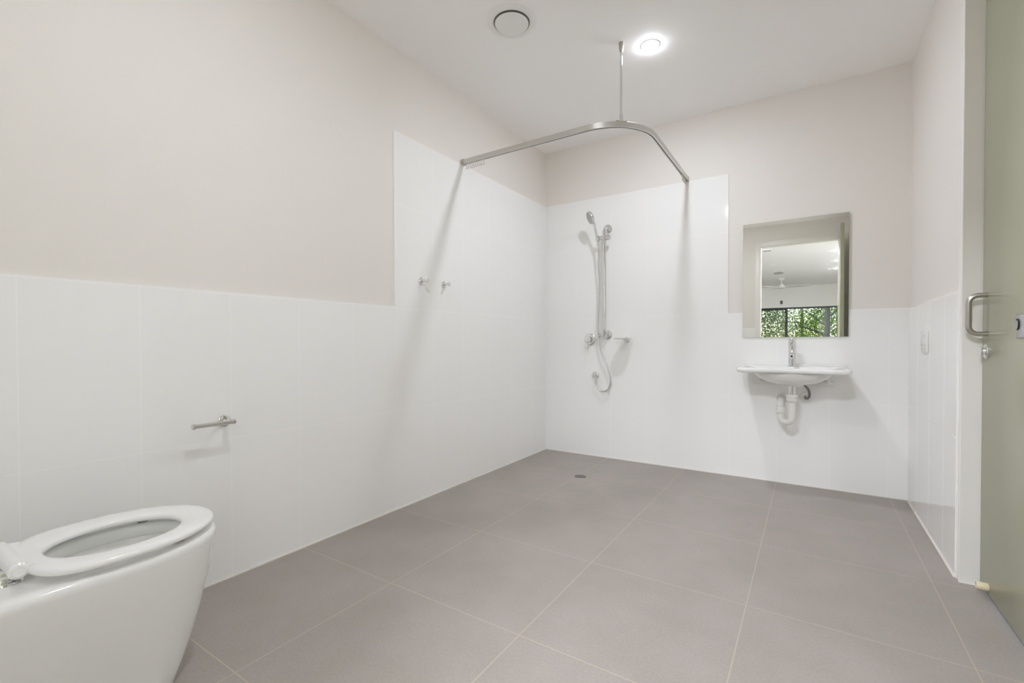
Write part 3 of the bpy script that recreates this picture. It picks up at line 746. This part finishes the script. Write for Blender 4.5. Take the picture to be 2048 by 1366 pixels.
# ------------------------------------------------------------ floor drain
dx_, dy_ = 0.630, -0.624
t = thing('floor_drain', 'small round metal drain grate set in the shower floor', 'drain', (dx_, dy_, 0))
bm = bm_new(); add_lathe(bm, (dx_, dy_, -0.0002), (0, 0, 1), [(0, 0.050), (0.0014, 0.0495), (0.0016, 0.044), (0.0008, 0.043)], 48, cap0=True, cap1=False); obj('rim', bm, M_GRATE, t)
bm = bm_new(); add_lathe(bm, (dx_, dy_, 0.0002), (0, 0, 1), [(0, 0.0435), (0.0004, 0.0435)], 40); obj('sump', bm, M_DARK, t)
bm = bm_new()
for i in range(-5, 6):
    for a in (PI / 4, -PI / 4):
        off = i * 0.0078; h = math.sqrt(max(0.043 ** 2 - off ** 2, 0)) 
        if h < 0.006: continue
        c, s = math.cos(a), math.sin(a)
        p = Vector((dx_ - s * off, dy_ + c * off, 0.0012))
        d = Vector((c, s, 0)); nrm_ = Vector((-s, c, 0)) * 0.0011
        q = [p - d * h - nrm_, p + d * h - nrm_, p + d * h + nrm_, p - d * h + nrm_]
        lo = [bm.verts.new(v - Vector((0, 0, 0.0005))) for v in q]; hi = [bm.verts.new(v + Vector((0, 0, 0.0004 + (0.0001 if a > 0 else 0)))) for v in q]
        bm.faces.new(lo[::-1]); bm.faces.new(hi)
        for j in range(4): bm.faces.new((lo[j], lo[(j + 1) % 4], hi[(j + 1) % 4], hi[j]))
obj('grate', bm, M_GRATE, t, smooth=False)

# ------------------------------------------------------------ toilet
TX = 0.412
t = thing('toilet', 'white back-to-wall toilet with its ring seat down and no lid', 'toilet', (TX, -3.5, 0))
NT = 96
def toilet_plan(a_, yc, bf, bb, nf=2.15, nb=6.0):
    """half-width a_, centre yc, reach bf to the front (+y) and bb to the back"""
    out = []
    for i in range(NT):
        an = 2 * PI * i / NT; c, s = math.cos(an), math.sin(an)
        if s >= 0:
            out.append((TX + sgnpow(c, 2 / nf) * a_, yc + abs(s) ** (2 / nf) * bf))
        else:
            out.append((TX + sgnpow(c, 2 / nb) * a_, yc - abs(s) ** (2 / nb) * bb))
    return out
YC = -3.235
BACK = REAR + 0.004
bm = bm_new(); rings = []
prof = [(0.0, 0.128, -3.105), (0.004, 0.130, -3.103), (0.05, 0.1335, -3.082), (0.12, 0.142, -3.056), (0.20, 0.155, -3.033), (0.29, 0.171, -3.012), (0.36, 0.183, -3.000), (0.40, 0.1895, -2.995), (0.411, 0.1905, -2.994), (0.420, 0.187, -2.998), (0.424, 0.180, -3.005)]
for z, hw, fy in prof:
    rings.append([bm.verts.new((x, y, z)) for x, y in toilet_plan(hw, YC, fy - YC, YC - BACK - (0.0 if z < 0.41 else (z - 0.41) * 0.3))])
# bowl cavity
for z, hw, f, b_ in ((0.4238, 0.140, 0.185, 0.175), (0.420, 0.132, 0.177, 0.167), (0.41, 0.128, 0.172, 0.162), (0.392, 0.128, 0.172, 0.162), (0.385, 0.136, 0.180, 0.168), (0.375, 0.132, 0.175, 0.160), (0.33, 0.112, 0.145, 0.135), (0.27, 0.082, 0.10, 0.10), (0.22, 0.06, 0.07, 0.08), (0.20, 0.03, 0.03, 0.04)):
    rings.append([bm.verts.new((x, y, z)) for x, y in toilet_plan(hw, -3.235, f, b_, 2.1, 2.1)])
rings_to_faces(bm, rings)
obj('pan', bm, M_CERAMIC, t, angle=50)
bm = bm_new(); add_lathe(bm, (TX, -3.245, 0.272), (0, 0, 1), [(0, 0.04), (0.001, 0.078)], 40)
obj('water', bm, principled('bowl_water', (0.70, 0.74, 0.74), 0.02, 0, 0.6), t)
# seat ring
bm = bm_new()
def seat_plan(k):
    """k = 0 inner edge ... 1 outer edge"""
    pi_ = [(x + 0.014, y) for x, y in toilet_plan(0.117, -3.232, 0.142, 0.146, 2.1, 2.1)]
    po_ = toilet_plan(0.193, -3.235, 0.236, 0.190, 2.08, 3.2)
    return [(a[0] + (b[0] - a[0]) * k, a[1] + (b[1] - a[1]) * k) for a, b in zip(pi_, po_)]
sec = []
for i in range(18):
    a = 2 * PI * i / 18
    k = 0.5 + 0.5 * sgnpow(math.cos(a), 0.7); zz = 0.4485 + 0.0115 * sgnpow(math.sin(a), 0.75)
    if math.sin(a) > 0: zz += 0.0015 * math.sin(a)
    sec.append((k, zz))
rr_ = [[bm.verts.new((x, y, z)) for x, y in seat_plan(k)] for k, z in sec]
n = NT
for i in range(len(rr_)):
    a, b = rr_[i], rr_[(i + 1) % len(rr_)]
    for j in range(n):
        j2 = (j + 1) % n; bm.faces.new((a[j], a[j2], b[j2], b[j]))
st = obj('seat_ring', bm, M_SEATP, t, angle=60)
# buffers under the seat
for sxx, syy in ((-0.13, -3.13), (0.13, -3.13)):
    bm = bm_new(); add_box(bm, TX + sxx - 0.006, TX + sxx + 0.006, syy - 0.012, syy + 0.012, 0.4242, 0.4375, bevel=0.002); obj('seat_buffer', bm, M_VENTGAP, st)
HX = 0.388
# hinge bar moulded to the back of the seat
bm = bm_new()
add_rod(bm, (HX - 0.107, -3.434, 0.454), (HX + 0.107, -3.434, 0.454), 0.0190, 32, 0.004)
hl = []
ys = [(-3.434, 0.452, 0.105, 0.0150), (-3.416, 0.4535, 0.104, 0.0110), (-3.400, 0.451, 0.110, 0.0095), (-3.388, 0.449, 0.116, 0.0085)]
rg = []
for y, z, hw, th in ys:
    sect = [(HX - hw, z - th), (HX + hw, z - th), (HX + hw, z + th * 0.9), (HX - hw, z + th * 0.9)]
    rg.append([bm.verts.new((a, y, b)) for a, b in sect])
rings_to_faces(bm, rg)
hb = obj('hinge_bar', bm, M_SEATP, t, angle=40)
bm = bm_new(); add_lathe(bm, (HX + 0.1065, -3.434, 0.454), (1, 0, 0), [(0, 0.0125), (0.0014, 0.0125), (0.0022, 0.0115), (0.0012, 0.0095)], 28)
obj('hinge_cap', bm, M_SEATP, hb)
for sxx in (-0.072, 0.072):
    bm = bm_new(); add_lathe(bm, (HX + sxx, -3.452, 0.4205), (0, 0, 1), [(0, 0.031), (0.005, 0.0315), (0.009, 0.029), (0.010, 0.02)], 36)
    add_box(bm, HX + sxx - 0.012, HX + sxx + 0.012, -3.462, -3.440, 0.428, 0.452, bevel=0.002)
    obj('hinge_mount', bm, M_CHROME, t)
# cistern behind, outside the picture
bm = bm_new(); add_box(bm, TX - 0.185, TX + 0.185, BACK, -3.90, 0.428, 0.86, bevel=0.02, seg=3); ci = obj('cistern', bm, M_CERAMIC, t)
bm = bm_new(); add_lathe(bm, (TX, -4.0, 0.858), (0, 0, 1), [(0, 0.035), (0.006, 0.034), (0.008, 0.02)], 32); obj('flush_button', bm, M_CHROME, ci)

# ------------------------------------------------------------ things of the next room, seen in the mirror
fx, fyy = 1.385, -10.63
t = thing('ceiling_fan', 'white three-bladed ceiling fan reflected in the mirror', 'ceiling fan', (fx, fyy, NC))
M_FAN = noisy('white_fan_enamel', (0.70, 0.70, 0.66), 0.4, 0.02, 5)
bm = bm_new(); add_lathe(bm, (fx, fyy, NC), (0, 0, -1), [(0, 0.075), (0.02, 0.074), (0.06, 0.035), (0.065, 0.014)], 32); obj('canopy', bm, M_FAN, t)
bm = bm_new(); add_rod(bm, (fx, fyy, NC - 0.06), (fx, fyy, NC - 0.17), 0.013, 16); obj('down_rod', bm, M_FAN, t)
bm = bm_new(); add_lathe(bm, (fx, fyy, NC - 0.155), (0, 0, -1), [(0, 0.02), (0.01, 0.05), (0.06, 0.07), (0.075, 0.10), (0.095, 0.10), (0.11, 0.06), (0.115, 0.02)], 32); obj('motor_housing', bm, M_FAN, t)
for kk in range(3):
    a = 0.12 + kk * 2 * PI / 3
    bm = bm_new(); rg = []
    for rd, wd in ((0.06, 0.035), (0.14, 0.05), (0.35, 0.065), (0.60, 0.058), (0.66, 0.03)):
        tl = 0.2
        rg.append([bm.verts.new((rd, w_, z_ + w_ * tl)) for w_, z_ in ((-wd, -0.004), (wd, -0.004), (wd, 0.004), (-wd, 0.004))])
    rings_to_faces(bm, rg)
    bmesh.ops.transform(bm, matrix=Matrix.Translation((fx, fyy, NC - 0.235)) @ Matrix.Rotation(a, 4, 'Z'), verts=bm.verts)
    obj('blade', bm, M_FAN, t)
t = thing('ceiling_diffuser', 'round stepped air diffuser on the ceiling reflected in the mirror', 'vent', (1.385, -9.26, NC))
M_GREYW = noisy('grey_white_enamel', (0.42, 0.42, 0.39), 0.5, 0.02, 5)
bm = bm_new(); add_lathe(bm, (1.385, -9.26, NC), (0, 0, -1), [(0, 0.11), (0.008, 0.11), (0.012, 0.10)], 36); obj('ceiling_ring', bm, M_FAN, t)
bm = bm_new(); add_lathe(bm, (1.385, -9.26, NC - 0.02), (0, 0, -1), [(-0.01, 0.04), (0.0, 0.05), (0.01, 0.105), (0.022, 0.108), (0.028, 0.09)], 36); obj('lower_dish', bm, M_GREYW, t)
t = thing('ceiling_grille', 'small rectangular ceiling grille reflected at the mirror top left', 'vent', (1.36, -6.06, NC))
bm = bm_new(); add_box(bm, 1.29, 1.43, -6.14, -5.98, NC - 0.012, NC, bevel=0.003); obj('grille_frame', bm, M_FAN, t)
for yy in (-6.11, -6.075, -6.04, -6.005):
    bm = bm_new(); add_box(bm, 1.30, 1.42, yy - 0.008, yy + 0.008, NC - 0.0165, NC - 0.0115); obj('slat', bm, M_GREYW, t, smooth=False)
t = thing('sprinkler_head', 'tiny white sprinkler head on the ceiling reflected in the mirror', 'sprinkler', (1.36, -7.9, NC))
bm = bm_new(); add_lathe(bm, (1.36, -7.9, NC), (0, 0, -1), [(0, 0.03), (0.006, 0.03), (0.01, 0.012), (0.03, 0.012), (0.032, 0.02), (0.035, 0.02)], 20); obj('body', bm, M_FAN, t)
t = thing('wall_sensor', 'small dark wall sensor above the reflected window', 'sensor', (1.287, FAR, 2.215))
bm = bm_new(); add_box(bm, 1.255, 1.32, FAR, FAR + 0.045, 2.16, 2.265, bevel=0.012); obj('body', bm, noisy('dark_brown_plastic', (0.07, 0.06, 0.045), 0.5, 0.1, 20), t)

# ------------------------------------------------------------ outside
structure(box_obj('ground', (-30, 32, -45, FAR - 0.12, -0.3, -0.15), M_GROUND))
structure(box_obj('paving', (2.72, 6.0, REAR, 0.6, -0.12, -0.004), M_PATIO))

def foliage(bm, c, rad_, n, size, squash=0.8):
    c = Vector(c)
    for _ in range(n):
        while True:
            p = Vector((random.uniform(-1, 1), random.uniform(-1, 1), random.uniform(-1, 1)))
            if 0.25 < p.length < 1: break
        p = Vector((p.x * rad_, p.y * rad_, p.z * rad_ * squash)) + c
        n_ = Vector((random.gauss(0, 1), random.gauss(0, 1), random.gauss(0, 1) + 0.7)).normalized()
        u, v, d = frame_from(n_); s = size * random.uniform(0.6, 1.3)
        a = random.uniform(0, 2 * PI); e = u * math.cos(a) + v * math.sin(a); f = n_.cross(e)
        vs = [bm.verts.new(p + e * s * 0.95), bm.verts.new(p + f * s * 0.36 + n_ * s * .06), bm.verts.new(p - e * s * 0.75), bm.verts.new(p - f * s * 0.36 + n_ * s * .06)]
        bm.faces.new(vs)

def tree(label, base, h, clumps, nleaf, size, mat, trunk=0.12, branches=(), lean=0.0):
    t = thing('garden_tree', label, 'tree', base, 'trees behind the reflected window')
    b = Vector(base)
    bm = bm_new()
    add_lathe(bm, b - Vector((0, 0, 0.15)), (lean, 0, 1), [(0, trunk * 1.35), (0.5, trunk * 1.1), (h * 0.5, trunk), (h, trunk * 0.55)], 14)
    obj('trunk', bm, M_BARK, t)
    for (z0, e, r) in branches:
        bm = bm_new(); p0 = b + Vector((lean * z0, 0, z0)); p1 = p0 + Vector(e)
        mid = (p0 + p1) / 2 + Vector((0, 0, 0.12))
        pts = smooth_path([p0, mid, p1], 6)
        add_tube(bm, pts, r, 7, wave=lambda i: max(0.25, 1 - i / 14)); obj('branch', bm, M_BARK, t)
    bm = bm_new()
    for c in clumps: foliage(bm, b + Vector(c[:3]), c[3], int(nleaf * c[3] ** 2), size)
    o = obj('leaves', bm, mat, t, smooth=False); o['kind'] = 'stuff'
    return t
tree('bright tree with a dark trunk and spreading branches at the reflected window right', (2.58, -17.0, -0.15), 5.5,
     [(-0.3, -1.7, 2.6, 1.1), (-0.75, -1.5, 1.6, 0.9), (0.9, -1.5, 2.4, 1.0), (-0.4, -2.0, 1.2, 1.0), (1.0, -1.4, 1.0, 0.9), (0.0, -1.5, 3.8, 1.1)],
     1500, 0.05, M_LEAF1, 0.085,
     [(1.35, (-1.5, 0.0, 0.45), 0.035), (1.7, (-1.3, 0.1, 0.9), 0.03), (2.0, (0.9, 0.0, 0.8), 0.03), (1.95, (-0.7, 0.2, 0.8), 0.025), (1.1, (-1.0, 0.1, 0.1), 0.025)])
tree('dark leafy tree behind the left pane of the reflected window', (0.15, -16.4, -0.15), 3.6,
     [(0.3, 0.2, 1.7, 0.9), (0.5, 0.3, 2.4, 0.8), (-0.6, -0.3, 2.2, 0.8), (0.4, 0.3, 0.9, 0.8), (0.2, 0.1, 3.2, 0.9)], 1500, 0.05, M_LEAF2, 0.05,
     [(1.4, (0.6, 0.2, 0.7), 0.02)])
tree('sunlit bushy tree farther back between the other two trees', (1.72, -21.5, -0.15), 5.0,
     [(0, 0, 2.4, 1.7), (-1.6, 0.2, 1.8, 1.5), (1.8, -0.2, 1.9, 1.6), (0.2, 0.3, 4.0, 1.5), (3.4, 0.4, 2.4, 1.5), (-3.2, 0, 2.4, 1.5)], 900, 0.085, M_LEAF2, 0.06,
     [(1.8, (0.9, 0.3, 0.9), 0.03), (1.8, (-0.9, 0.3, 0.9), 0.03)])
